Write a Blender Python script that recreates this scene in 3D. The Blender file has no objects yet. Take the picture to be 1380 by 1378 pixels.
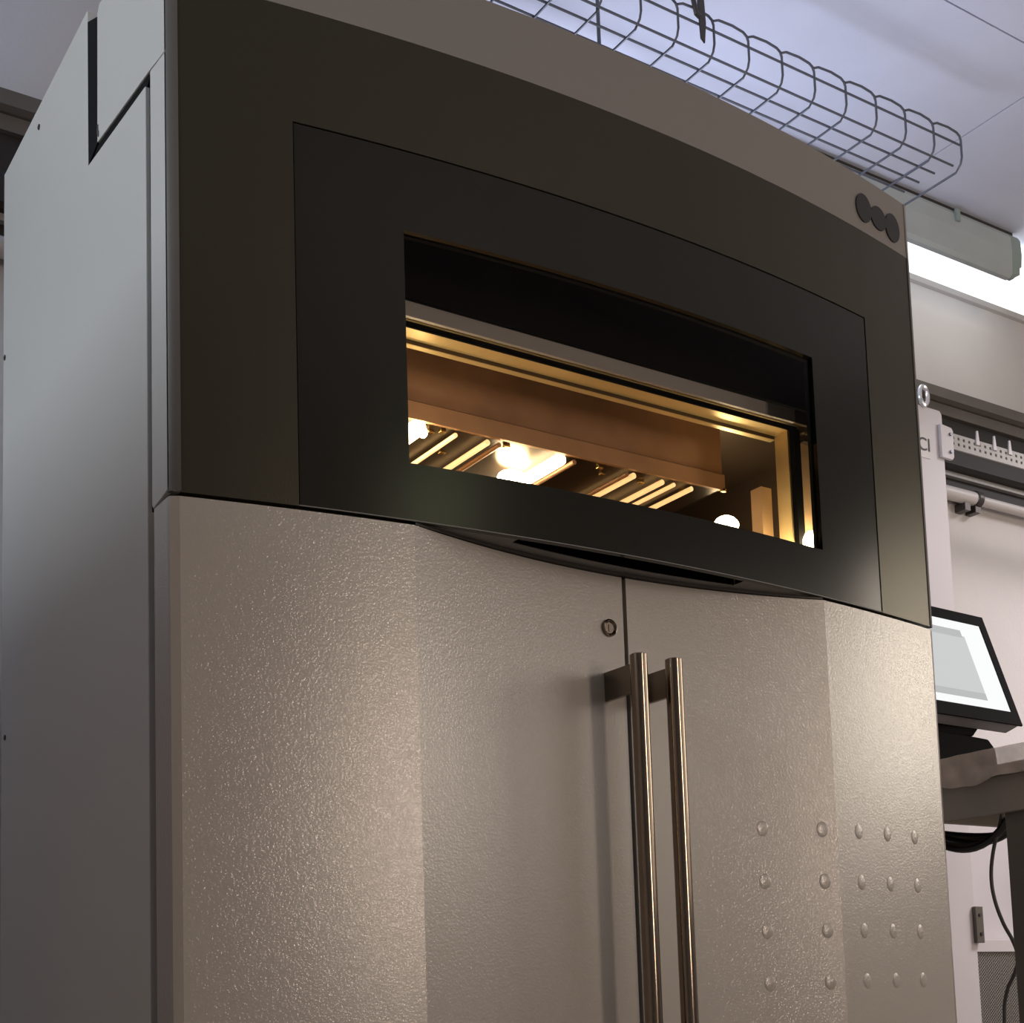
import bpy, bmesh, math
from mathutils import Vector, Matrix

S = bpy.context.scene
COL = S.collection

# ------------------------------------------------------------------ camera
CAM = (-0.56443, -1.54502, 0.78569)
RT = Vector((0.83506267, -0.54919549, -0.03247537))
UP = Vector((-0.03085574, -0.10568987, 0.99392031))
FW = Vector((0.54928887, 0.82898369, 0.1052035))
cd = bpy.data.cameras.new('camera')
cam = bpy.data.objects.new('camera', cd)
COL.objects.link(cam)
m = Matrix((RT, UP, -FW)).transposed().to_4x4()
m.translation = Vector(CAM)
cam.matrix_world = m
cd.sensor_fit = 'HORIZONTAL'
cd.sensor_width = 36.0
cd.lens = 36.0 * 1920.378 / 1380.0
cd.shift_x = 0.0
cd.shift_y = 470.65 / 1380.0
cd.clip_start = 0.02
S.camera = cam

# ------------------------------------------------------------------ exposure, world, lamps, added fills
S.view_settings.view_transform = 'Standard'
S.view_settings.look = 'None'
S.view_settings.exposure = 0.0
S.view_settings.gamma = 1.0
S.view_settings.use_curve_mapping = False
wd = bpy.data.worlds.new('world')
S.world = wd
wd.use_nodes = True
wd.node_tree.nodes['Background'].inputs[0].default_value = (0.55, 0.6, 0.75, 1)
wd.node_tree.nodes['Background'].inputs[1].default_value = 0.05


def area(name, loc, aim, sx, sy, watts, col, spread=180):
    l = bpy.data.lights.new(name, 'AREA')
    l.shape = 'RECTANGLE'
    l.size, l.size_y = sx, sy
    l.energy = watts
    l.color = col
    l.spread = math.radians(spread)
    o = bpy.data.objects.new(name, l)
    COL.objects.link(o)
    o.location = loc
    d = Vector(aim) - Vector(loc)
    o.rotation_euler = d.to_track_quat('-Z', 'Y').to_euler()
    return o


area('lamp_front', (1.36, -3.3, 1.52), (0.6, 0, 1.1), 0.30, 1.2, 23, (1.0, 0.80, 0.65))
area('lamp_front_high', (1.54, -3.3, 2.70), (0.5, 0, 1.4), 0.5, 0.25, 1.0, (0.92, 1.0, 0.55))
area('fill_right_front', (3.4, -2.3, 1.75), (0.8, 0, 1.0), 2.4, 1.1, 9.5, (1.0, 0.87, 0.76))  # added soft fill that brightens the hollow of the doors
area('lamp_right', (4.1, -1.1, 1.95), (1.2, 0, 1.4), 0.8, 0.9, 14, (1.0, 0.88, 0.72))
area('fill_back_wall', (3.9, -0.1, 2.93), (2.9, 1.1, 1.0), 0.9, 0.5, 14, (1.0, 0.94, 0.97), 75)  # added fill for the lower back wall, aimed away from its top
area('lamp_left', (-3.1, -0.55, 2.93), (-0.2, 0.35, 1.7), 0.9, 1.4, 70, (0.86, 0.95, 1.0), 150)
area('fill_back_left', (-0.75, 1.10, 2.78), (0.4, 1.18, 2.75), 0.15, 0.5, 6.5, (0.25, 0.58, 1.0))  # added blue fill that tints the upper left of the back wall
area('lamp_above', (1.60, 0.93, 2.28), (1.50, 0.70, 3.0), 0.9, 0.2, 7.5, (0.72, 0.78, 1.0))

# ------------------------------------------------------------------ materials
MATS = {}


def pbr(name, col, rough=0.5, metal=0.0, bump=None, coat=0.0, vary=0.0, vscale=4.0, emit=None, spec=0.5, coat_only=False, coat_rough=0.12):
    """bump = (noise scale, distance)"""
    mt = bpy.data.materials.new(name)
    mt.use_nodes = True
    nt = mt.node_tree
    b = nt.nodes['Principled BSDF']
    b.inputs['Base Color'].default_value = (*col, 1)
    b.inputs['Roughness'].default_value = rough
    b.inputs['Metallic'].default_value = metal
    b.inputs['Coat Weight'].default_value = coat
    b.inputs['Coat Roughness'].default_value = coat_rough
    b.inputs['Specular IOR Level'].default_value = spec
    tc = nt.nodes.new('ShaderNodeTexCoord')
    if vary:
        n = nt.nodes.new('ShaderNodeTexNoise')
        n.inputs['Scale'].default_value = vscale
        n.inputs['Detail'].default_value = 5
        nt.links.new(tc.outputs['Object'], n.inputs['Vector'])
        r = nt.nodes.new('ShaderNodeMapRange')
        r.inputs[1].default_value, r.inputs[2].default_value = 0.3, 0.7
        r.inputs[3].default_value, r.inputs[4].default_value = 1 - vary, 1 + vary
        nt.links.new(n.outputs[0], r.inputs[0])
        mx = nt.nodes.new('ShaderNodeVectorMath')
        mx.operation = 'SCALE'
        mx.inputs[0].default_value = col
        nt.links.new(r.outputs[0], mx.inputs['Scale'])
        nt.links.new(mx.outputs[0], b.inputs['Base Color'])
    if bump:
        n = nt.nodes.new('ShaderNodeTexNoise')
        n.inputs['Scale'].default_value = bump[0]
        n.inputs['Detail'].default_value = 2
        nt.links.new(tc.outputs['Object'], n.inputs['Vector'])
        bp = nt.nodes.new('ShaderNodeBump')
        bp.inputs['Strength'].default_value = 1.0
        bp.inputs['Distance'].default_value = bump[1]
        nt.links.new(n.outputs[0], bp.inputs['Height'])
        if not coat_only:
            nt.links.new(bp.outputs[0], b.inputs['Normal'])
        nt.links.new(bp.outputs[0], b.inputs['Coat Normal'])
    if emit:
        b.inputs['Emission Color'].default_value = (*emit[0], 1)
        b.inputs['Emission Strength'].default_value = emit[1]
    MATS[name] = mt
    return mt


pbr('door_paint', (0.40, 0.37, 0.34), 0.33, bump=(300, 0.0008), coat=1.0, coat_only=True, coat_rough=0.10, spec=0.8)
pbr('side_paint', (0.58, 0.58, 0.58), 0.5, bump=(420, 0.00012))
pbr('lip_paint', (0.22, 0.205, 0.195), 0.5, bump=(420, 0.0002))
pbr('corner_paint', (0.10, 0.09, 0.085), 0.45)
pbr('hood_paint', (0.056, 0.051, 0.035), 0.30, 0.6, bump=(500, 0.00015))
pbr('black_print', (0.013, 0.0125, 0.0095), 0.20, vary=0.1, spec=0.35)
pbr('matte_black', (0.004, 0.004, 0.004), 0.9, spec=0.05)
pbr('gasket', (0.006, 0.007, 0.009), 0.8, spec=0.15)
pbr('cheek_steel', (0.62, 0.44, 0.27), 0.4, 0.3)
pbr('dark_edge', (0.03, 0.026, 0.022), 0.5)
pbr('under_paint', (0.17, 0.165, 0.165), 0.45, bump=(400, 0.0002))
pbr('brushed_steel', (0.24, 0.20, 0.165), 0.25, 1.0, bump=(260, 0.00006))
pbr('handle_steel', (0.27, 0.22, 0.175), 0.15, 1.0)
pbr('gold_steel', (0.80, 0.66, 0.36), 0.38, 0.6)
pbr('dark_steel', (0.10, 0.075, 0.055), 0.4, 0.7)
pbr('brown_steel', (0.42, 0.25, 0.15), 0.42, 0.45, vary=0.15, vscale=14)
pbr('grey_alu', (0.30, 0.30, 0.33), 0.45, 0.3)
pbr('mirror_steel', (0.75, 0.62, 0.45), 0.12, 1.0)
pbr('bolt_brass', (0.85, 0.62, 0.25), 0.25, 1.0)
pbr('tube_glow', (0.9, 0.8, 0.6), 0.3, emit=((1.0, 0.62, 0.26), 0.95))
pbr('tube_hot', (0.9, 0.8, 0.6), 0.3, emit=((1.0, 0.80, 0.50), 9.0))
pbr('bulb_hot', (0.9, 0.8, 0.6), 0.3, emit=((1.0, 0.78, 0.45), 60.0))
pbr('white_enamel', (0.62, 0.58, 0.60), 0.45, vary=0.04)
pbr('wall_paint', (0.60, 0.565, 0.55), 0.85, bump=(90, 0.0006), vary=0.05, vscale=2.5)
pbr('ceiling_paint', (0.60, 0.62, 0.72), 0.9, bump=(120, 0.0004), vary=0.05, vscale=3)
pbr('ceiling_joint', (0.25, 0.25, 0.29), 0.9)
pbr('floor_vinyl', (0.36, 0.32, 0.27), 0.4, vary=0.1)
pbr('wire_zinc', (0.12, 0.125, 0.145), 0.5, 0.6)
pbr('duct_brown', (0.13, 0.115, 0.10), 0.6, vary=0.1, vscale=10)
pbr('duct_black', (0.022, 0.018, 0.016), 0.6)
pbr('rail_grey', (0.40, 0.38, 0.36), 0.5)
pbr('pipe_white', (0.60, 0.56, 0.54), 0.4)
pbr('fitting_dark', (0.07, 0.06, 0.055), 0.4, 0.5)
pbr('lamp_housing', (0.42, 0.46, 0.46), 0.5, vary=0.05, vscale=9)
pbr('lamp_cap', (0.28, 0.34, 0.31), 0.5)
pbr('diffuser', (0.9, 0.9, 0.9), 0.5, emit=((0.95, 1.0, 1.0), 1.05))
pbr('bezel_black', (0.005, 0.005, 0.0055), 0.7, spec=0.08)
pbr('plate_dark', (0.055, 0.038, 0.026), 0.3, 0.7)
pbr('monitor_grey', (0.30, 0.29, 0.28), 0.5)
pbr('screen_white', (0.03, 0.03, 0.03), 0.7, spec=0.1, emit=((0.98, 1.0, 1.0), 0.95))
pbr('screen_grey', (0.03, 0.03, 0.03), 0.7, spec=0.1, emit=((0.93, 0.96, 0.96), 0.62))
pbr('screen_pale', (0.03, 0.03, 0.03), 0.7, spec=0.1, emit=((0.90, 0.92, 0.93), 0.52))
pbr('table_grey', (0.26, 0.23, 0.20), 0.55, vary=0.08, vscale=8)
pbr('leg_grey', (0.13, 0.115, 0.10), 0.45, 0.4, vary=0.1, vscale=6)
pbr('cable_black', (0.010, 0.009, 0.009), 0.35)
pbr('cord_grey', (0.05, 0.047, 0.045), 0.5)
pbr('screw_dark', (0.10, 0.10, 0.11), 0.35, 0.8)
pbr('ring_chrome', (0.9, 0.9, 0.92), 0.15, 0.6)
pbr('disc_black', (0.012, 0.011, 0.010), 0.45)
pbr('letter_ink', (0.08, 0.075, 0.08), 0.6)


def glass_mat():
    mt = bpy.data.materials.new('window_glass')
    mt.use_nodes = True
    nt = mt.node_tree
    nt.nodes.clear()
    out = nt.nodes.new('ShaderNodeOutputMaterial')
    tr = nt.nodes.new('ShaderNodeBsdfTransparent')
    tr.inputs[0].default_value = (0.90, 0.86, 0.80, 1)
    gl = nt.nodes.new('ShaderNodeBsdfGlossy')
    gl.inputs['Roughness'].default_value = 0.06
    fr = nt.nodes.new('ShaderNodeFresnel')
    fr.inputs[0].default_value = 1.18
    mx = nt.nodes.new('ShaderNodeMixShader')
    nt.links.new(fr.outputs[0], mx.inputs[0])
    nt.links.new(tr.outputs[0], mx.inputs[1])
    nt.links.new(gl.outputs[0], mx.inputs[2])
    nt.links.new(mx.outputs[0], out.inputs[0])
    MATS['window_glass'] = mt


def film_mat():
    mt = bpy.data.materials.new('plastic_film')
    mt.use_nodes = True
    nt = mt.node_tree
    b = nt.nodes['Principled BSDF']
    b.inputs['Base Color'].default_value = (0.80, 0.68, 0.60, 1)
    b.inputs['Roughness'].default_value = 0.25
    b.inputs['Alpha'].default_value = 0.5
    tc = nt.nodes.new('ShaderNodeTexCoord')
    n = nt.nodes.new('ShaderNodeTexNoise')
    n.inputs['Scale'].default_value = 12
    n.inputs['Detail'].default_value = 4
    nt.links.new(tc.outputs['Object'], n.inputs['Vector'])
    r = nt.nodes.new('ShaderNodeMapRange')
    r.inputs[1].default_value, r.inputs[2].default_value = 0.35, 0.7
    r.inputs[3].default_value, r.inputs[4].default_value = 0.30, 0.55
    nt.links.new(n.outputs[0], r.inputs[0])
    nt.links.new(r.outputs[0], b.inputs['Alpha'])
    bp = nt.nodes.new('ShaderNodeBump')
    bp.inputs['Distance'].default_value = 0.002
    nt.links.new(n.outputs[0], bp.inputs['Height'])
    nt.links.new(bp.outputs[0], b.inputs['Normal'])
    MATS['plastic_film'] = mt


def mesh_mat():
    """perforated sheet: fine round holes, diagonal pitch"""
    mt = bpy.data.materials.new('perforated_sheet')
    mt.use_nodes = True
    nt = mt.node_tree
    b = nt.nodes['Principled BSDF']
    b.inputs['Roughness'].default_value = 0.4
    b.inputs['Metallic'].default_value = 0.3
    tc = nt.nodes.new('ShaderNodeTexCoord')
    mp = nt.nodes.new('ShaderNodeMapping')
    mp.inputs['Rotation'].default_value = (math.radians(90), 0, 0)
    v = nt.nodes.new('ShaderNodeTexVoronoi')
    v.voronoi_dimensions = '2D'
    v.inputs['Scale'].default_value = 150
    v.inputs['Randomness'].default_value = 0.12
    m2 = nt.nodes.new('ShaderNodeMapping')
    m2.inputs['Rotation'].default_value = (0, 0, math.radians(38))
    nt.links.new(tc.outputs['Object'], mp.inputs[0])
    nt.links.new(mp.outputs[0], m2.inputs[0])
    nt.links.new(m2.outputs[0], v.inputs['Vector'])
    cr = nt.nodes.new('ShaderNodeValToRGB')
    cr.color_ramp.elements[0].position = 0.34
    cr.color_ramp.elements[0].color = (0.03, 0.028, 0.025, 1)
    cr.color_ramp.elements[1].position = 0.44
    cr.color_ramp.elements[1].color = (0.30, 0.28, 0.26, 1)
    nt.links.new(v.outputs['Distance'], cr.inputs[0])
    nt.links.new(cr.outputs[0], b.inputs['Base Color'])
    MATS['perforated_sheet'] = mt


glass_mat()
film_mat()
mesh_mat()


# ------------------------------------------------------------------ helpers
def new_mesh(name, verts, faces, mat, smooth=False, bevel=0.0):
    me = bpy.data.meshes.new(name)
    bm = bmesh.new()
    vs = [bm.verts.new(v) for v in verts]
    for f in faces:
        try:
            bm.faces.new([vs[i] for i in f])
        except ValueError:
            pass
    bmesh.ops.remove_doubles(bm, verts=bm.verts, dist=1e-6)
    bmesh.ops.recalc_face_normals(bm, faces=bm.faces)
    if bevel:
        ed = [e for e in bm.edges if len(e.link_faces) == 2 and e.calc_face_angle(0) > 0.6]
        bmesh.ops.bevel(bm, geom=ed, offset=bevel, segments=2, affect='EDGES', profile=0.5)
    if smooth:
        for f in bm.faces:
            f.smooth = True
        for e in bm.edges:
            if len(e.link_faces) == 2 and e.calc_face_angle(0) > 0.7:
                e.smooth = False
    bm.to_mesh(me)
    bm.free()
    me.materials.append(MATS[mat])
    return me


class Geo:
    """collects shapes in world space for one mesh object"""

    def __init__(self):
        self.v, self.f = [], []

    def add(self, verts, faces):
        o = len(self.v)
        self.v += [tuple(p) for p in verts]
        self.f += [tuple(i + o for i in f) for f in faces]
        return self

    def box(self, x0, x1, y0, y1, z0, z1):
        v = [(x, y, z) for x in (x0, x1) for y in (y0, y1) for z in (z0, z1)]
        return self.add(v, [(0, 1, 3, 2), (4, 6, 7, 5), (0, 4, 5, 1), (2, 3, 7, 6), (0, 2, 6, 4), (1, 5, 7, 3)])

    def prism(self, poly, axis, a, b):
        """extrude a polygon given in the two other axes along axis"""
        def mk(p, t):
            if axis == 'X':
                return (t, p[0], p[1])
            if axis == 'Y':
                return (p[0], t, p[1])
            return (p[0], p[1], t)
        n = len(poly)
        v = [mk(p, a) for p in poly] + [mk(p, b) for p in poly]
        f = [tuple(range(n)), tuple(range(n, 2 * n))]
        f += [(i, (i + 1) % n, n + (i + 1) % n, n + i) for i in range(n)]
        return self.add(v, f)

    def tube(self, pts, r, seg=8, closed=False):
        pts = [Vector(p) for p in pts]
        n = len(pts)
        ref = None
        rings = []
        for i, p in enumerate(pts):
            a = pts[i - 1] if (i > 0 or closed) else pts[i]
            b = pts[(i + 1) % n] if (i < n - 1 or closed) else pts[i]
            t = (b - a).normalized()
            if ref is None:
                ref = Vector((0, 0, 1)) if abs(t.z) < 0.9 else Vector((1, 0, 0))
            u = ref - t * ref.dot(t)
            u = u.normalized() if u.length > 1e-6 else t.orthogonal().normalized()
            ref = u
            w = t.cross(u)
            rr = r[i] if isinstance(r, (list, tuple)) else r
            rings.append([p + (u * math.cos(q) + w * math.sin(q)) * rr
                          for q in [2 * math.pi * k / seg for k in range(seg)]])
        v = [q for ring in rings for q in ring]
        f = []
        for i in range(n if closed else n - 1):
            j = (i + 1) % n
            for k in range(seg):
                l = (k + 1) % seg
                f.append((i * seg + k, i * seg + l, j * seg + l, j * seg + k))
        if not closed:
            f.append(tuple(range(seg)))
            f.append(tuple((n - 1) * seg + k for k in range(seg)))
        return self.add(v, f)

    def grid(self, rows):
        n, k = len(rows), len(rows[0])
        v = [p for r in rows for p in r]
        f = [(i * k + j, i * k + j + 1, (i + 1) * k + j + 1, (i + 1) * k + j)
             for i in range(n - 1) for j in range(k - 1)]
        return self.add(v, f)

    def build(self, name, mat, parent=None, smooth=False, bevel=0.0):
        base = Vector((0, 0, 0))
        q = parent
        while q is not None:
            base += q.location
            q = q.parent
        me = new_mesh(name, [Vector(p) - base for p in self.v], self.f, mat, smooth, bevel)
        o = bpy.data.objects.new(name, me)
        COL.objects.link(o)
        if parent is not None:
            o.parent = parent
        return o


def tag(o, label, cat, group=None, kind=None):
    o['label'] = label
    o['category'] = cat
    if group:
        o['group'] = group
    if kind:
        o['kind'] = kind
    return o


def thing(name, loc, label, cat, group=None):
    o = bpy.data.objects.new(name, None)
    COL.objects.link(o)
    o.location = loc
    o.empty_display_size = 0.05
    return tag(o, label, cat, group)


def struct(o):
    o['kind'] = 'structure'
    return o


# ------------------------------------------------------------------ the room
X0, X1, Y0, Y1, ZC = -3.7, 4.5, -4.3, 1.2, 3.0
struct(Geo().box(X0, X1, Y0, Y1, -0.1, 0).build('floor', 'floor_vinyl'))
struct(Geo().box(X0, X1, Y1, Y1 + 0.1, 0, ZC).build('wall_back', 'wall_paint'))
struct(Geo().box(X0, X1, Y0 - 0.1, Y0, 0, ZC).build('wall_front', 'wall_paint'))
struct(Geo().box(X1, X1 + 0.1, Y0, Y1, 0, ZC).build('wall_right', 'wall_paint'))
struct(Geo().box(X0 - 0.1, X0, Y0, Y1, 0, ZC).build('wall_left', 'wall_paint'))
struct(Geo().box(-1.12, -1.0, -0.9, Y1, 0, 1.90).build('shade_partition', 'wall_paint'))  # unseen partition added to shade the lower left side of the machine
ceil = struct(Geo().box(X0, X1, Y0, Y1, ZC + 0.012, ZC + 0.1).build('ceiling', 'ceiling_joint'))
xs = [X0, -1.9, 0.24, 2.38, X1]
ys = [Y0, -3.24, -2.04, -0.84, 0.36, Y1]
for i in range(len(xs) - 1):
    for j in range(len(ys) - 1):
        g = 0.0022
        Geo().box(xs[i] + g, xs[i + 1] - g, ys[j] + g, ys[j + 1] - g, ZC, ZC + 0.012).build(
            'ceiling_panel', 'ceiling_paint', ceil)
struct(Geo().box(X0, -0.12, 0.88, 1.0, 2.3, ZC).build('shade_beam', 'wall_paint'))  # unseen beam added to keep the left lamp off the back wall
struct(Geo().prism([(1.2, 2.955), (1.185, 2.955), (1.172, 2.965), (1.172, 2.985), (1.165, 3.0), (1.2, 3.0)],
                   'X', X0, X1).build('trim_1', 'wall_paint'))

# ------------------------------------------------------------------ the machine
W = 1.32
SAG = 0.0618
RAD = (W * W / 4 + SAG * SAG) / (2 * SAG)
ZB, ZL, ZT = 1.400, 2.0452, 2.1432


def arc(x):
    return -(math.sqrt(RAD * RAD - (x - W / 2) ** 2) - (RAD - SAG))


def lin(a, b, n):
    return [a + (b - a) * i / n for i in range(n + 1)]


def slab(g, xa, xb, z0, z1, front=0.0, thick=0.012, n=None):
    """curved plate that follows the front of the machine"""
    n = n or max(2, int(abs(xb - xa) / 0.02))
    xx = lin(xa, xb, n)
    f0 = [(x, arc(x) + front) for x in xx]
    b0 = [(x, arc(x) + front + thick) for x in reversed(xx)]
    k = len(f0)
    poly = f0 + b0
    v = [(p[0], p[1], z0) for p in poly] + [(p[0], p[1], z1) for p in poly]
    t = 2 * k
    f = []
    for i in range(t):
        j = (i + 1) % t
        f.append((i, j, t + j, t + i))
    for i in range(k - 1):
        f.append((i, i + 1, t - 2 - i, t - 1 - i))
        f.append((t + i, t + i + 1, 2 * t - 2 - i, 2 * t - 1 - i))
    g.add(v, f)
    return g


machine = thing('laser_sintering_machine', (0.66, 0.38, 0),
                'tall grey machine with bulging dark hood, glowing oven window and double doors', 'machine')

# carcass and outer skins
cb = Geo().box(0.014, W - 0.014, 0.064, 0.77, 0.0, 1.385)
cb.build('carcass', 'dark_edge', machine)
Geo().box(0.014, W - 0.014, 0.762, 0.774, 1.385, 2.17).build('back_panel', 'side_paint', machine)
Geo().add([(0.014, 0.02, 2.138), (W - 0.014, 0.02, 2.138), (W - 0.014, 0.30, 2.172), (0.014, 0.30, 2.172),
           (0.014, 0.774, 2.19), (W - 0.014, 0.774, 2.19)], [(0, 1, 2, 3), (3, 2, 5, 4)]).build('top_panel', 'side_paint', machine)
SIDE = [(0.078, 0.0), (0.775, 0.0), (0.775, 2.203), (0.316, 2.203), (0.313, 1.970), (0.078, 1.948)]
side = Geo().prism(SIDE, 'X', 0.0, 0.012).build('side_panel', 'side_paint', machine, bevel=0.0012)
sider = Geo().prism(SIDE, 'X', W - 0.012, W).build('side_panel', 'side_paint', machine, bevel=0.0012)
for xa, xb in ((0.0025, 0.0125), (W - 0.0125, W - 0.0025)):
    gk = Geo()
    gk.prism([(0.0605, 1.40), (0.0775, 1.40), (0.0775, 1.9485), (0.0605, 1.958)], 'X', xa + 0.003 * (1 if xa < 1 else 0), xb)
    gk.prism([(0.0605, 1.9590), (0.0775, 1.9482), (0.3128, 1.9702), (0.2725, 1.9805), (0.065, 1.9594)], 'X', xa, xb)
    gk.prism([(0.2722, 1.981), (0.3128, 1.9702), (0.3158, 2.185), (0.2712, 2.165)], 'X', xa - (0.002 if xa < 1 else 0), xb + (0.002 if xa > 1 else 0))
    gk.build('seam_gasket', 'gasket', machine)


def screw(y, z, r=0.0045):
    g = Geo()
    n = 10
    v = [(-0.0016, y + r * math.cos(2 * math.pi * k / n), z + r * math.sin(2 * math.pi * k / n)) for k in range(n)]
    v2 = [(0.001, p[1], p[2]) for p in v]
    g.add(v + v2, [tuple(range(n))] + [(k, (k + 1) % n, n + (k + 1) % n, n + k) for k in range(n)])
    g.box(-0.0022, -0.0014, y - r * 0.7, y + r * 0.7, z - 0.0008, z + 0.0008)
    return g.build('screw', 'screw_dark', side)


screw(0.561, 2.167)
screw(0.763, 1.879)
screw(0.750, 1.244)
Geo().box(-0.0012, 0.0, 0.2665, 0.2695, 1.990, 2.004).box(-0.0012, 0.0, 0.2640, 0.2665, 1.986, 1.994).build(
    'paint_chip', 'screw_dark', side)

# hood: two side cheeks, visor lip, dark front frame
for s, xa, xb in ((1, 0.0, 0.012), (-1, W, W - 0.012)):
    Geo().prism([(0.0042, 1.405), (0.058, 1.397), (0.062, 1.402), (0.060, 1.957), (0.0042, 1.950)], 'X', xa, xb).build(
        'hood_cheek', 'side_paint', machine, bevel=0.001)
    Geo().prism([(0.0042, 1.9512), (0.065, 1.9595), (0.272, 1.981), (0.271, 2.168), (0.262, 2.178), (0.0042, 2.1432)], 'X', xa, xb).build(
        'visor_cheek', 'side_paint', machine, bevel=0.001)

g = Geo()
slab(g, 0.012, W - 0.012, ZL + 0.0006, ZT, 0.0, 0.014, 64)
visor = g.build('visor_lip', 'lip_paint', machine, smooth=True)
g = Geo()
PX0, PX1, PZ1 = 0.1533, W - 0.1533, 1.8921
slab(g, 0.012, PX0 - 0.0015, ZB, ZL, 0.0, 0.012, 8)
slab(g, PX1 + 0.0015, W - 0.012, ZB, ZL, 0.0, 0.012, 8)
slab(g, PX0 - 0.0015, PX1 + 0.0015, PZ1 + 0.0015, ZL, 0.0, 0.012, 52)
hood = g.build('hood_front', 'hood_paint', machine, smooth=True)
for xa, sgn in ((0.0, 1), (W, -1)):
    p = [(xa, 0.0042), (xa + sgn * 0.0035, 0.0005), (xa + sgn * 0.009, -0.0022), (xa + sgn * 0.0122, -0.0035),
         (xa + sgn * 0.0122, 0.009), (xa, 0.009)]
    Geo().prism(p, 'Z', ZB + 0.001, ZL).build('corner_strip', 'corner_paint', hood, smooth=True)
    Geo().prism(p, 'Z', ZL, ZT).build('corner_strip', 'lip_paint', visor, smooth=True)


def disc(x, z, rx, rz):
    n = 20
    pts = [(x + rx * math.cos(2 * math.pi * k / n), z + rz * math.sin(2 * math.pi * k / n)) for k in range(n)]
    a = [(p[0], arc(p[0]) - 0.0025, p[1]) for p in pts]
    b = [(p[0], arc(p[0]) + 0.001, p[1]) for p in pts]
    return Geo().add(a + b, [tuple(range(n))] + [(k, (k + 1) % n, n + (k + 1) % n, n + k) for k in range(n)]).build(
        'emblem_disc', 'disc_black', visor)


disc(1.1826, 2.0875, 0.0215, 0.0245)
disc(1.2248, 2.0850, 0.0225, 0.0205)
disc(1.2660, 2.0835, 0.0215, 0.0250)

# window panel: black printed glass frame round a clear pane
OX0, OX1, OZ0, OZ1 = 0.2966, W - 0.2966, 1.4756, 1.7845
g = Geo()
slab(g, PX0, OX0, ZB, PZ1, 0.0012, 0.008, 8)
slab(g, OX1, PX1, ZB, PZ1, 0.0012, 0.008, 8)
slab(g, OX0, OX1, OZ1, PZ1, 0.0012, 0.008, 38)
slab(g, OX0, OX1, ZB, OZ0, 0.0012, 0.008, 38)
wpanel = g.build('window_panel', 'black_print', machine, smooth=True)
wpanel['label'] = 'black border printed round the oven window'
g = Geo()
g.grid([[(x, arc(x) + 0.006, z) for x in lin(OX0 - 0.003, OX1 + 0.003, 38)] for z in (OZ0 - 0.003, OZ1 + 0.003)])
pane = g.build('glass_pane', 'window_glass', wpanel, smooth=True)
# backing behind the dark frame so nothing glows through the joints
g = Geo()
slab(g, 0.02, OX0 - 0.0005, ZB + 0.004, ZT - 0.01, 0.0145, 0.006, 14)
slab(g, OX1 + 0.0005, W - 0.02, ZB + 0.004, ZT - 0.01, 0.0145, 0.006, 14)
slab(g, OX0, OX1, OZ1, ZT - 0.01, 0.0145, 0.006, 38)
slab(g, OX0, OX1, ZB + 0.012, OZ0 - 0.0005, 0.0145, 0.006, 38)
g.build('hood_backing', 'matte_black', machine)

# underside of the hood with its long grip slot
XA = 0.3011


def door_y(x):
    if x <= XA or x >= W - XA:
        return arc(x) + 0.0012
    t = (x - W / 2) / (W / 2 - XA)
    e = arc(XA) + 0.0012
    return 0.0105 - (0.0105 - e) * t * t


SL = [(0.4535, -0.0300), (0.4560, -0.0520), (0.8540, -0.0490), (0.8480, -0.0215)]


def slot_f(x):
    t = (x - 0.4555) / (0.854 - 0.4555)
    return -0.0525 + 0.003 * t - 0.004 * 4 * t * (1 - t)


def slot_b(x):
    t = (x - 0.4535) / (0.849 - 0.4535)
    return -0.0305 + 0.0085 * t + 0.016 * 4 * t * (1 - t) * 0.75


g = Geo()
zu = ZB + 0.0005


def strip(xx, fa, fb, up=0.0012):
    r = []
    for z in (zu, zu + up):
        r.append([(x, fa(x), z) for x in xx])
        r.append([(x, fb(x), z) for x in xx])
    g.grid([r[0], r[1]])
    g.grid([r[1], r[3]])
    g.grid([r[0], r[2]])


fr = lambda x: arc(x) + 0.0005
bk = lambda x: 0.058
strip(lin(0.004, 0.4548, 24), fr, bk)
strip(lin(0.851, W - 0.004, 24), fr, bk)
strip(lin(0.4548, 0.851, 30), fr, slot_f)
strip(lin(0.4548, 0.851, 30), slot_b, bk)
under = g.build('hood_underside', 'under_paint', machine)
g = Geo()
xx = lin(0.450, 0.856, 20)
g.grid([[(x, slot_f(x) - 0.002, zu + 0.0012) for x in xx], [(x, slot_f(x) - 0.002, zu + 0.05) for x in xx],
        [(x, slot_b(x) + 0.002, zu + 0.05) for x in xx], [(x, slot_b(x) + 0.002, zu + 0.0012) for x in xx]])
for xe in (0.450, 0.856):
    ya, yb = slot_f(xe) - 0.001, slot_b(xe) + 0.001
    g.add([(xe, ya, zu + 0.0012), (xe, yb, zu + 0.0012), (xe, yb, zu + 0.05), (xe, ya, zu + 0.05)], [(0, 1, 2, 3)])
g.build('grip_slot', 'matte_black', under)
# dark sealing lip between underside and the hollow of the doors
g = Geo()
xx = lin(XA + 0.002, W - XA - 0.002, 40)
g.grid([[(x, door_y(x) - 0.007 * (1 - ((x - W / 2) / (W / 2 - XA)) ** 2), zu - 0.004) for x in xx],
        [(x, door_y(x) + 0.012, zu - 0.004) for x in xx]])
g.grid([[(x, door_y(x) - 0.007 * (1 - ((x - W / 2) / (W / 2 - XA)) ** 2), zu - 0.004) for x in xx],
        [(x, door_y(x) - 0.007 * (1 - ((x - W / 2) / (W / 2 - XA)) ** 2), zu + 0.001) for x in xx]])
g.build('sealing_lip', 'dark_edge', under)


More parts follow.
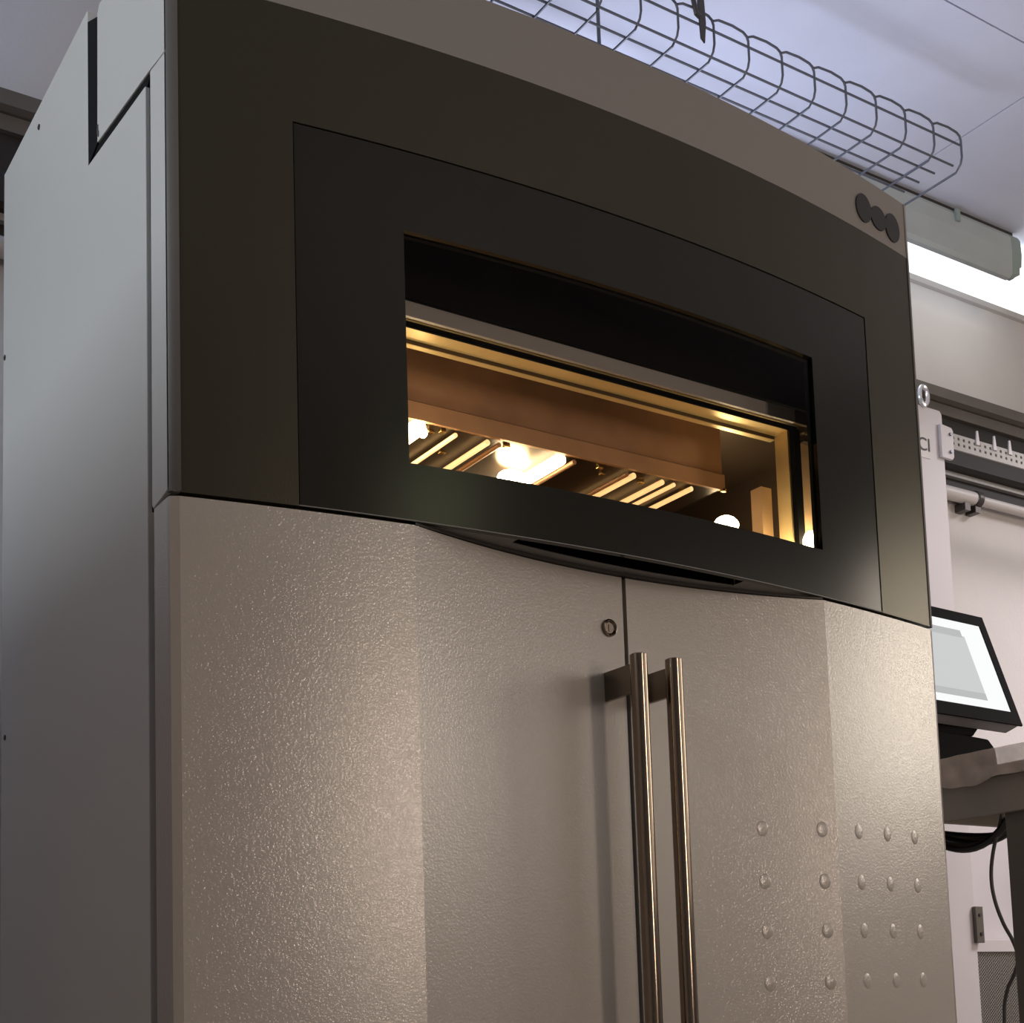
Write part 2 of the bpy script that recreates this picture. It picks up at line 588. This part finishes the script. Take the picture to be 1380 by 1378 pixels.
# doors
def door(x0, x1, left):
    n = 60
    xx = lin(x0, x1, n)
    # keep the sharp folds of the facets on vertices
    for xf in (XA, W - XA):
        if x0 < xf < x1:
            xx[min(range(len(xx)), key=lambda i: abs(xx[i] - xf))] = xf
    fpts = [(x, door_y(x)) for x in xx]
    if left:
        fpts = [(0.0, 0.010), (0.001, 0.0045)] + [p for p in fpts if p[0] > 0.004]
        bpts = [(x1, 0.055), (0.0, 0.055)]
    else:
        fpts = [p for p in fpts if p[0] < W - 0.004] + [(W - 0.001, 0.0045), (W, 0.010)]
        bpts = [(W, 0.055), (x0, 0.055)]
    poly = fpts + bpts
    o = Geo().prism(poly, 'Z', 0.09, 1.3955).build('door', 'door_paint', machine)
    for f in o.data.polygons:
        f.use_smooth = False
    return o


XG = 0.6725
dl = door(0.0, XG - 0.0035, True)
dr = door(XG + 0.0035, W, False)
dl['label'] = 'left door with lock'
dr['label'] = 'right door with two patches of small round dimples'


def smooth_door(o):
    bm = bmesh.new()
    bm.from_mesh(o.data)
    for f in bm.faces:
        f.smooth = abs(f.normal.z) < 0.5
    for e in bm.edges:
        if len(e.link_faces) == 2:
            e.smooth = e.calc_face_angle(0) < 0.09
    bm.to_mesh(o.data)
    bm.free()


smooth_door(dl)
smooth_door(dr)


def handle(x, par):
    g = Geo()
    yb = -0.064
    zt, zbm, r = 1.263, 0.22, 0.0122
    prof = [(zt, r * 0.80), (zt - 0.0015, r), (zbm + 0.0015, r), (zbm, r * 0.80)]
    g.tube([(x, yb, z) for z, _ in prof], [q for _, q in prof], 28)
    h = g.build('handle', 'handle_steel', par, smooth=True)
    for z in (1.232, 0.26):
        Geo().box(x - 0.003, x + 0.003, yb + 0.004, door_y(x) + 0.002, z - 0.0205, z + 0.0205).build(
            'handle', 'brushed_steel', par)
    return h


handle(0.6335, dl)
handle(0.6955, dr)
# lock
g = Geo()
n = 24
yl = door_y(0.6425)
for r0, r1, ya, yb2 in ((0.0125, 0.0108, yl - 0.0035, yl - 0.0045), (0.0108, 0.0078, yl - 0.0045, yl - 0.0015)):
    a = [(0.6425 + r0 * math.cos(2 * math.pi * k / n), ya, 1.3185 + r0 * math.sin(2 * math.pi * k / n)) for k in range(n)]
    b = [(0.6425 + r1 * math.cos(2 * math.pi * k / n), yb2, 1.3185 + r1 * math.sin(2 * math.pi * k / n)) for k in range(n)]
    g.add(a + b, [(k, (k + 1) % n, n + (k + 1) % n, n + k) for k in range(n)])
a = [(0.6425 + 0.0125 * math.cos(2 * math.pi * k / n), yl + 0.002, 1.3185 + 0.0125 * math.sin(2 * math.pi * k / n)) for k in range(n)]
b = [(p[0], yl - 0.0035, p[2]) for p in a]
g.add(a + b, [(k, (k + 1) % n, n + (k + 1) % n, n + k) for k in range(n)])
a = [(0.6425 + 0.0078 * math.cos(2 * math.pi * k / n), yl - 0.0015, 1.3185 + 0.0078 * math.sin(2 * math.pi * k / n)) for k in range(n)]
g.add(a, [tuple(range(n))])
g.box(0.6413, 0.6437, yl - 0.0024, yl - 0.001, 1.3135, 1.3235)
g.build('lock', 'brushed_steel', dl, smooth=True)

# dimples pressed out of the right door
rings = []
for rr, hh in ((1.0, 0.0), (0.92, 0.0003), (0.75, 0.0008), (0.45, 0.0011), (0.02, 0.0012)):
    rings.append([(0.0098 * rr * math.cos(2 * math.pi * k / 14), -hh, 0.0118 * rr * math.sin(2 * math.pi * k / 14)) for k in range(15)])
dg = Geo().grid(rings)
dim = None
for x in (0.895, 0.9945, 1.0715, 1.1455, 1.2205):
    for z in (1.042, 0.964, 0.8905, 0.8145):
        if dim is None:
            dim = new_mesh('dimple', dg.v, dg.f, 'door_paint', True)
        o = bpy.data.objects.new('dimple', dim)
        COL.objects.link(o)
        o.parent = dr
        th = math.asin((x - W / 2) / RAD)
        if x < W - XA:
            th = math.atan(2 * (0.0105 - arc(XA) - 0.0012) * (x - W / 2) / (W / 2 - XA) ** 2) * -1
        o.rotation_euler = (0, 0, th)
        o.location = (x - 0.66, door_y(x) - 0.0002 - 0.38, z)

# ---- inside the oven
Geo().box(0.02, 1.30, 0.045, 0.052, 1.747, 2.09).build('inner_mask', 'matte_black', machine)
Geo().box(0.03, 1.075, 0.052, 0.058, 1.7255, 1.747).build('trim_strip', 'grey_alu', machine)
Geo().box(1.076, 1.22, 0.052, 0.058, 1.7255, 1.747).build('trim_strip', 'dark_steel', machine)
JX = 1.0965
fr_ = Geo()
fr_.box(0.05, JX, 0.092, 0.1215, 1.7315, 1.79)
fr_.box(JX, JX + 0.022, 0.092, 0.122, 1.42, 1.79)
door_frame = fr_.build('oven_frame', 'gold_steel', machine)
Geo().box(0.05, JX + 0.02, 0.0850, 0.0885, 1.7392, 1.7412).build('frame_bead', 'gold_steel', door_frame)
Geo().box(0.05, JX + 0.02, 0.0885, 0.0919, 1.7317, 1.79).build('frame_front_shade', 'matte_black', door_frame)  # black plate puts the unlit front of the frame into the colour
Geo().box(0.05, JX, 0.1216, 0.1222, 1.7260, 1.79).build('step_face_shade', 'dark_steel', door_frame)  # dark plate colours in the shaded front of the gold step
Geo().box(0.05, JX, 0.1223, 0.1330, 1.7250, 1.78).build('frame_step', 'gold_steel', door_frame)
Geo().box(JX + 0.004, JX + 0.0185, 0.0815, 0.0915, 1.42, 1.7316).build('frame_front_shade', 'matte_black', door_frame)  # black bar colours in the shade on the jamb front
Geo().box(JX + 0.0225, JX + 0.19, 0.088, 0.094, 1.42, 1.79).build('frame_cheek', 'cheek_steel', door_frame)
Geo().box(JX + 0.0225, JX + 0.19, 0.076, 0.0878, 1.7235, 1.7275).build('cheek_reflection', 'gold_steel', door_frame)  # gold bar stands in for a reflection in the side wall
Geo().box(JX + 0.0225, JX + 0.19, 0.076, 0.0878, 1.7115, 1.7150).build('cheek_reflection', 'dark_steel', door_frame)  # dark bar of the same modelled reflection
Geo().box(1.072, JX - 0.001, 0.135, 0.160, 1.42, 1.645).build('reflection_block', 'cheek_steel', door_frame)  # solid block standing in for a reflection beside the jamb
# chamber walls
Geo().box(0.03, 0.04, 0.125, 0.74, 1.41, 1.78).build('chamber_wall', 'brown_steel', machine)
Geo().box(1.285, 1.295, 0.125, 0.74, 1.41, 1.78).build('chamber_wall', 'dark_steel', machine)
Geo().box(0.03, 1.295, 0.735, 0.745, 1.41, 1.78).build('chamber_wall', 'dark_steel', machine)
Geo().box(0.03, 1.295, 0.125, 0.745, 1.402, 1.41).build('chamber_floor', 'brown_steel', machine)
Geo().box(0.03, 1.295, 0.15, 0.745, 1.78, 1.79).build('chamber_ceiling', 'dark_steel', machine)
heater = Geo().box(0.10, 1.05, 0.204, 0.72, 1.662, 1.766).build('heater_box', 'brown_steel', machine)
Geo().prism([(0.198, 1.6545), (0.204, 1.6545), (0.204, 1.684), (0.2005, 1.684), (0.198, 1.6815)], 'X', 0.10, 1.05).build(
    'heater_lip', 'brown_steel', heater)
Geo().box(0.104, 1.046, 0.206, 0.716, 1.6585, 1.6619).build('reflector_plate', 'plate_dark', heater)
for x, r, mat in ((0.28, 0.006, 'tube_glow'), (0.36, 0.006, 'tube_glow'), (0.458, 0.013, 'tube_hot'), (0.522, 0.0036, 'tube_glow'),
                  (0.579, 0.0045, 'tube_glow'), (0.600, 0.004, 'brown_steel'), (0.716, 0.010, 'tube_hot'), (0.742, 0.004, 'brown_steel'),
                  (0.862, 0.005, 'tube_glow'), (0.848, 0.004, 'brown_steel'),
                  (0.922, 0.0045, 'tube_glow'), (0.947, 0.0035, 'tube_glow'), (0.985, 0.0042, 'tube_glow')):
    o = Geo().tube([(x, 0.21, 1.650), (x, 0.70, 1.650)], r, 10).build('heater_tube', mat, heater, smooth=True)


def bulb(p, r, par, stretch=(1, 1, 1.2), mat='bulb_hot'):
    rows = []
    for a in range(9):
        t = math.pi * a / 8
        rows.append([(p[0] + stretch[0] * r * math.sin(t) * math.cos(q), p[1] + stretch[1] * r * math.sin(t) * math.sin(q),
                      p[2] + stretch[2] * r * math.cos(t)) for q in [2 * math.pi * k / 16 for k in range(17)]])
    return Geo().grid(rows).build('halogen_or_fill_bulb', mat, par, smooth=True)


bulb((0.682, 0.297, 1.640), 0.015, heater, (1.9, 1.2, 1.0))
bulb((1.143, 0.300, 1.640), 0.016, heater, (1.5, 1.3, 1.1))
bulb((0.462, 0.205, 1.640), 0.007, heater)
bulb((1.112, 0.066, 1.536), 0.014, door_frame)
bulb((1.160, 0.062, 1.510), 0.018, door_frame)  # hidden bulb added to brighten the cheek plate
bulb((1.072, 0.110, 1.515), 0.012, door_frame)  # hidden bulb added to light the lower jamb
bulb((0.430, 0.145, 1.505), 0.024, heater)  # hidden bulb added to light the heater front and frame underside
for x, y in ((1.049, 0.202), (0.99, 0.24), (0.49, 0.23), (0.545, 0.29), (0.505, 0.22), (0.62, 0.22), (0.80, 0.22), (0.90, 0.24), (0.82, 0.24)):
    Geo().box(x - 0.005, x + 0.005, y - 0.004, y + 0.004, 1.6535, 1.6585).build('bolt_head', 'bolt_brass', heater, bevel=0.001)

# ------------------------------------------------------------------ wire cable tray under the ceiling
TN, TF, TBZ, TTZ = 0.56, 0.86, 2.80, 2.886
tray = thing('wire_cable_tray', (1.4, 0.66, TBZ), 'grey wire basket cable tray hanging under the ceiling above the machine', 'cable tray')
TX0, TX1 = 0.50, 2.218
for y, z, cut in ((TN, 2.858, 0.0), (TN + 0.006, TBZ, 0.028), (0.611, TBZ, 0.042), (0.657, TBZ, 0.045), (0.704, TBZ, 0.045), (0.752, TBZ, 0.045), (0.80, TBZ, 0.04),
                  (TF - 0.006, TBZ, 0.03), (TF, 2.858, 0.0)):
    Geo().tube([(TX0, y, z), (TX1 - cut, y, z)], 0.0028, 6).build('long_wire', 'wire_zinc', tray, smooth=True)
rung = None
for k in range(18):
    x = TX1 - 0.1 * k
    if rung is None:
        q = []
        side_n = [(-0.100, TN, 2.8815), (-0.085, TN, 2.8890), (-0.045, TN, 2.8915), (-0.014, TN, 2.8880), (-0.004, TN, 2.8820),
                  (0.0, TN, 2.872), (0.0, TN, 2.828), (-0.001, TN + 0.004, 2.812), (-0.003, TN + 0.018, TBZ - 0.0035)]
        side_f = [(p[0], TN + TF - p[1], p[2]) for p in reversed(side_n)]
        rg = Geo().tube([(x + p[0], p[1], p[2]) for p in side_n + side_f], 0.0028, 6)
        first = rg.build('cross_wire', 'wire_zinc', tray, smooth=True)
        rung = first
    else:
        o = first.copy()
        COL.objects.link(o)
        o.parent = tray
        o.location = (-0.1 * k, 0, 0)
hook = thing('tray_hanger', (1.382, TN - 0.004, 2.82), 'dark double hook hanger holding the near side of the wire tray', 'hanger',)
Geo().prism([(1.374, 2.822), (1.384, 2.814), (1.389, 2.86), (1.386, 2.93), (1.389, 3.0), (1.369, 3.0), (1.370, 2.90)], 'Y', TN - 0.0085, TN - 0.0045).build('hanger_plate', 'fitting_dark', hook)
Geo().tube([(1.360, TN - 0.008, 3.0), (1.357, TN - 0.008, 2.90), (1.364, TN - 0.008, 2.872), (1.372, TN - 0.008, 2.869)], 0.0055, 8).build('hanger_claw', 'fitting_dark', hook, smooth=True)
rod = thing('hanger_rod', (1.238, 0.728, 2.80), 'thin vertical rod dropping through the wire tray left of the double hook', 'rod')
Geo().tube([(1.238, 0.728, 3.0), (1.238, 0.728, 2.80)], 0.0042, 8).build('threaded_rod', 'wire_zinc', rod, smooth=True)
Geo().box(1.226, 1.250, 0.722, 0.734, 2.8030, 2.8075).build('washer_plate', 'wire_zinc', rod)

# ------------------------------------------------------------------ fluorescent fixture on the ceiling by the back wall
fix = thing('fluorescent_fixture', (2.2, 0.98, 3.0), 'grey ceiling fluorescent fixture glowing brightly along the back wall', 'light fixture')
prof = [(0.905, 2.985), (0.898, 2.972), (0.896, 2.93), (0.900, 2.862), (0.910, 2.853), (0.925, 2.853), (0.925, 2.985)]
HX0, HX1 = 1.45, 2.86
g = Geo()
g.prism(prof, 'X', HX0, HX1)
g.build('housing', 'lamp_housing', fix)
g = Geo()
# rounded, tapering end cap
for a, b, dz in ((HX1, HX1 + 0.018, 0.003), (HX1 + 0.018, HX1 + 0.034, 0.014), (HX1 + 0.034, HX1 + 0.044, 0.040)):
    pp = [(y, max(z, 2.853 + dz)) for y, z in prof]
    g.prism(pp, 'X', a, b)
g.build('end_cap', 'lamp_cap', fix)
Geo().prism([(0.9255, 2.856), (1.04, 2.858), (1.075, 2.885), (1.075, 2.955), (1.05, 2.985), (0.9255, 2.985)], 'X', HX0, HX1 + 0.30).build('diffuser', 'diffuser', fix)
Geo().box(HX0, HX1 + 0.03, 0.912, 0.945, 2.985, 2.9999).build('mounting_shadow', 'fitting_dark', fix)  # dark bar draws the shadow line between housing and ceiling
Geo().box(2.615, 2.631, 0.890, 0.8975, 2.950, 2.985).build('clip', 'lamp_cap', fix)

# ------------------------------------------------------------------ duct and pipe along the back wall
duct = thing('wall_cable_duct', (1.6, 1.15, 2.45), 'long dark cable duct with brown top ledge running along the back wall', 'cable duct')
DX0, DX1 = -1.0, 4.45
Geo().prism([(1.199, 2.618), (1.165, 2.618), (1.150, 2.612), (1.150, 2.580), (1.165, 2.574), (1.199, 2.574)], 'X', DX0, DX1).build('top_ledge', 'duct_brown', duct)
Geo().box(DX0, DX1, 1.172, 1.199, 2.540, 2.573).build('face_strip', 'duct_brown', duct)
Geo().box(DX0, DX1, 1.185, 1.199, 2.440, 2.539).build('back_plate', 'duct_black', duct)
Geo().prism([(1.199, 2.439), (1.150, 2.439), (1.140, 2.425), (1.140, 2.372), (1.150, 2.362), (1.199, 2.362)], 'X', DX0, DX1).build('lower_trunk', 'duct_black', duct)
Geo().box(DX0, DX1, 1.165, 1.199, 2.347, 2.3615).build('thin_strip', 'rail_grey', duct)
Geo().box(DX0, DX1, 1.180, 1.199, 2.312, 2.3465).build('bottom_strip', 'duct_black', duct)
pipe = thing('conduit_pipe', (2.2, 1.165, 2.292), 'white conduit pipe with dark coupling under the wall duct', 'pipe')
Geo().tube([(-1.0, 1.168, 2.293), (2.965, 1.168, 2.293)], 0.021, 14).build('pipe_run', 'pipe_white', pipe, smooth=True)
Geo().tube([(2.99, 1.168, 2.293), (4.45, 1.168, 2.293)], 0.015, 14).build('pipe_run', 'pipe_white', pipe, smooth=True)
Geo().tube([(2.962, 1.168, 2.293), (2.966, 1.168, 2.293), (2.985, 1.168, 2.293), (2.992, 1.168, 2.293)], [0.021, 0.026, 0.026, 0.016], 16).build('coupling', 'fitting_dark', pipe, smooth=True)
for x in (2.925, 2.973):
    Geo().box(x - 0.012, x + 0.012, 1.160, 1.199, 2.250, 2.275).build('pipe_clip', 'fitting_dark', pipe)

# ------------------------------------------------------------------ white rack behind the machine
rack = thing('steel_rack', (2.8, 0.92, 0.0), 'white steel rack with upright post, perforated rail and mesh panel', 'rack')
up = Geo().prism([(2.39, 0.0), (2.506, 0.0), (2.506, 2.362), (2.498, 2.372), (2.39, 2.372)], 'Y', 0.90, 0.94).build('upright_post', 'white_enamel', rack, bevel=0.002)
Geo().prism([(3.55, 0.0), (3.666, 0.0), (3.666, 2.372), (3.55, 2.372)], 'Y', 0.90, 0.94).build('upright_post', 'white_enamel', rack, bevel=0.002)
Geo().prism([(2.485, 2.236), (2.528, 2.236), (2.534, 2.244), (2.536, 2.318), (2.530, 2.326), (2.485, 2.330)], 'Y', 0.890, 0.8995).build('rail_bracket', 'white_enamel', rack, bevel=0.001)
Geo().box(2.494, 2.523, 0.888, 0.8995, 0.925, 1.020).build('lower_bracket', 'leg_grey', rack, bevel=0.001)
for x, z in ((2.522, 2.306), (2.520, 2.256), (2.509, 0.998), (2.511, 0.948)):
    Geo().tube([(x, 0.8885, z), (x, 0.885, z)], 0.005, 8).build('screw', 'screw_dark', rack)
# perforated rail: row of slots cut out of a channel
RZ0, RZ1 = 2.278, 2.322
g = Geo()
RX0, RX1 = 2.536, 3.56
g.box(RX0, RX1, 0.906, 0.910, RZ0, RZ0 + 0.012)
g.box(RX0, RX1, 0.906, 0.910, RZ0 + 0.020, RZ0 + 0.028)
g.box(RX0, RX1, 0.906, 0.910, RZ0 + 0.036, RZ1)
x = RX0
while x < RX1 - 0.02:
    for za in (0.012, 0.028):
        g.box(x, x + 0.014, 0.906, 0.910, RZ0 + za, RZ0 + za + 0.008)
    x += 0.0225
g.build('perforated_rail', 'rail_grey', rack)
for x in (2.655, 2.728, 2.795, 2.87, 2.94):
    Geo().prism([(x - 0.007, RZ1 - 0.015), (x + 0.007, RZ1 - 0.015), (x + 0.0025, RZ1 + 0.026), (x - 0.0025, RZ1 + 0.026)], 'Y', 0.902, 0.906).build('rail_clip', 'white_enamel', rack)
Geo().box(2.507, 3.55, 0.905, 0.935, 0.902, 0.934).build('cross_bar', 'white_enamel', rack, bevel=0.001)
Geo().box(2.507, 3.55, 0.912, 0.915, 0.12, 0.901).build('mesh_panel', 'perforated_sheet', rack)
Geo().box(2.507, 3.55, 0.945, 0.950, 0.935, 1.30).build('back_sheet', 'white_enamel', rack)
# ring bolt on the post head
rg = Geo().tube([(2.430 + 0.016 * math.cos(t), 0.895, 2.398 + 0.026 * math.sin(t)) for t in [2 * math.pi * k / 20 for k in range(20)]], 0.0062, 8, closed=True)
rg.build('ring_hook', 'ring_chrome', rack, smooth=True)


def letters(txt, loc, size, mat, par, name='letters'):
    cu = bpy.data.curves.new(name, 'FONT')
    cu.body = txt
    cu.size = size
    cu.extrude = 0.0004
    t = bpy.data.objects.new(name, cu)
    me = bpy.data.meshes.new_from_object(t)
    bpy.data.objects.remove(t)
    me.materials.clear()
    me.materials.append(MATS[mat])
    o = bpy.data.objects.new(name, me)
    COL.objects.link(o)
    o.parent = par
    o.location = Vector(loc) - par.location
    o.rotation_euler = (math.radians(90), 0, 0)
    return o


Geo().box(2.39, 2.445, 0.8985, 0.8999, 2.225, 2.300).build('paper_tag', 'pipe_white', rack)
letters('CI', (2.399, 0.8975, 2.245), 0.052, 'letter_ink', rack)

# ------------------------------------------------------------------ table with monitor to the right
TX, TY0, TY1, TTOP = 1.62, 0.030, 0.45, 1.210
table = thing('work_table', (2.1, 0.35, 0), 'dark grey steel work table at right of the machine under a plastic sheet', 'table')
Geo().box(TX, 2.6, TY0, TY1, 1.190, TTOP).build('table_top', 'table_grey', table, bevel=0.002)
Geo().box(TX + 0.012, TX + 0.028, TY0 + 0.01, TY1 - 0.01, 1.122, 1.1895).build('apron', 'table_grey', table)
Geo().box(TX + 0.03, 2.58, TY1 - 0.026, TY1 - 0.012, 1.150, 1.1895).build('apron', 'table_grey', table)
for x, y in ((TX + 0.0285, 0.088), (2.53, 0.088), (TX + 0.0285, TY1 - 0.08), (2.53, TY1 - 0.08)):
    Geo().box(x, x + 0.05, y, y + 0.048, 0.0, 1.1895).build('leg', 'leg_grey', table, bevel=0.003)

# plastic sheet draped over the table edge
def hsh(a, b):
    return math.sin(a * 12.9898 + b * 78.233) * 0.5 + math.sin(a * 37.7 + b * 17.1) * 0.5


rows = []
NY = 40
for i in range(17):
    row = []
    for j in range(NY + 1):
        y = TY0 - 0.015 + (TY1 - TY0) * j / NY
        w = 0.006 * hsh(y * 3, i * 0.3)
        drop = 0.040 + 0.006 * math.sin(y * 34 + 1.6) + 0.002 * math.sin(y * 90)
        if i <= 5:
            t = i / 5.0
            p = (TX - 0.007 - 0.006 * (1 - t) + w * 0.6, y, TTOP + 0.012 - drop * (1 - t) + 0.018 * t)
        else:
            t = (i - 5) / 11.0
            p = (TX - 0.007 + 0.072 * t, y, TTOP + 0.030 - 0.027 * t * t + abs(w) * 0.4 * (1 - t))
        row.append(p)
    rows.append(row)
film = tag(Geo().grid(rows).build('plastic_sheet', 'plastic_film', None, smooth=True),
           'crumpled clear plastic sheet draped over the edge of the table', 'plastic sheet')

# monitor, tilted back
mon = thing('computer_monitor', (1.80, 0.38, TTOP), 'black framed monitor with white lit screen on the table behind the machine', 'monitor')
bot_r = Vector((1.948, 0.303, 1.3435))
ax = Vector((1.0, 0.065, 0.004)).normalized()
upm = Vector((0.0, 0.300, 0.954))
upm = (upm - ax * upm.dot(ax)).normalized()
nm = ax.cross(upm)
MW, MH = 0.43, 0.262


def mp(a, b, c):
    """a left from right edge, b up, c out of the screen"""
    return bot_r - ax * a + upm * b + nm * c


def mbox(g, a0, a1, b0, b1, c0, c1):
    v = [mp(a, b, c) for a in (a0, a1) for b in (b0, b1) for c in (c0, c1)]
    return g.add(v, [(0, 1, 3, 2), (4, 6, 7, 5), (0, 4, 5, 1), (2, 3, 7, 6), (0, 2, 6, 4), (1, 5, 7, 3)])


g = Geo()
mbox(g, 0, 0.022, 0, MH, -0.004, 0.0)
mbox(g, MW - 0.022, MW, 0, MH, -0.004, 0.0)
mbox(g, 0.022, MW - 0.022, 0, 0.030, -0.004, 0.0)
mbox(g, 0.022, MW - 0.022, MH - 0.024, MH, -0.004, 0.0)
g.build('bezel', 'bezel_black', mon)
mbox(Geo(), 0.004, MW - 0.004, 0.003, MH - 0.003, -0.040, -0.005).build('shell', 'monitor_grey', mon)
scr = mbox(Geo(), 0.022, MW - 0.022, 0.030, MH - 0.024, -0.0045, -0.0025).build('screen', 'screen_white', mon)
mbox(Geo(), 0.092, MW - 0.05, 0.060, MH - 0.060, -0.0025, -0.0020).build('screen_window', 'screen_grey', scr)
mbox(Geo(), 0.092, MW - 0.05, 0.050, 0.066, -0.0025, -0.0019).build('screen_window', 'screen_pale', scr)
mbox(Geo(), 0.100, MW - 0.05, MH - 0.064, MH - 0.046, -0.0025, -0.0019).build('screen_window', 'screen_pale', scr)
g = Geo()
g.prism([(1.71, 1.315), (1.83, 1.318), (1.858, 1.345), (1.862, 1.372), (1.71, 1.372)], 'Y', 0.336, 0.362)
g.build('stand_neck', 'bezel_black', mon, bevel=0.003)
g = Geo()
g.prism([(1.705, TTOP + 0.0005), (1.905, TTOP + 0.0005), (1.890, TTOP + 0.085), (1.870, TTOP + 0.104), (1.705, TTOP + 0.112)], 'Y', 0.330, 0.43)
g.build('stand_base', 'bezel_black', mon, bevel=0.004)

# cables under the table
cab = thing('cable_bundle', (1.665, 0.2, 1.1), 'loose bundle of black cables sagging below the table edge', 'cables')
for k, (dy, sag, r) in enumerate(((0.0, 0.055, 0.008), (0.012, 0.046, 0.007), (-0.010, 0.036, 0.007), (0.006, 0.026, 0.006), (0.0, 0.014, 0.006))):
    pts = []
    for i in range(17):
        t = i / 16
        pts.append((1.722 + 0.016 * k, 0.185 + 0.25 * t + dy * math.sin(math.pi * t), 1.121 + 0.022 * t - sag * math.sin(math.pi * t ** 0.8) - 0.003 * k))
    Geo().tube(pts, r, 8).build('cable', 'cable_black', cab, smooth=True)
pp = [(0.196, 1.135), (0.201, 1.116), (0.219, 1.072), (0.229, 1.03), (0.23, 0.994), (0.223, 0.958), (0.209, 0.921), (0.191, 0.888),
      (0.182, 0.856), (0.193, 0.826), (0.208, 0.803), (0.219, 0.773), (0.222, 0.744), (0.224, 0.717), (0.226, 0.60), (0.230, 0.40)]


def smoothed(pts, n=5):
    out = []
    P = [Vector(p) for p in pts]
    for i in range(len(P) - 1):
        p0, p1, p2, p3 = P[max(0, i - 1)], P[i], P[i + 1], P[min(len(P) - 1, i + 2)]
        for k in range(n):
            t = k / n
            out.append(0.5 * ((2 * p1) + (p2 - p0) * t + (2 * p0 - 5 * p1 + 4 * p2 - p3) * t * t + (3 * p1 - p0 - 3 * p2 + p3) * t ** 3))
    out.append(P[-1])
    return out


cord = tag(Geo().tube(smoothed([(1.72, y, z) for y, z in pp]), 0.0036, 8).build('power_cord', 'cord_grey', None, smooth=True),
           'single thin dark cord hanging in a curve below the cable bundle', 'cord')
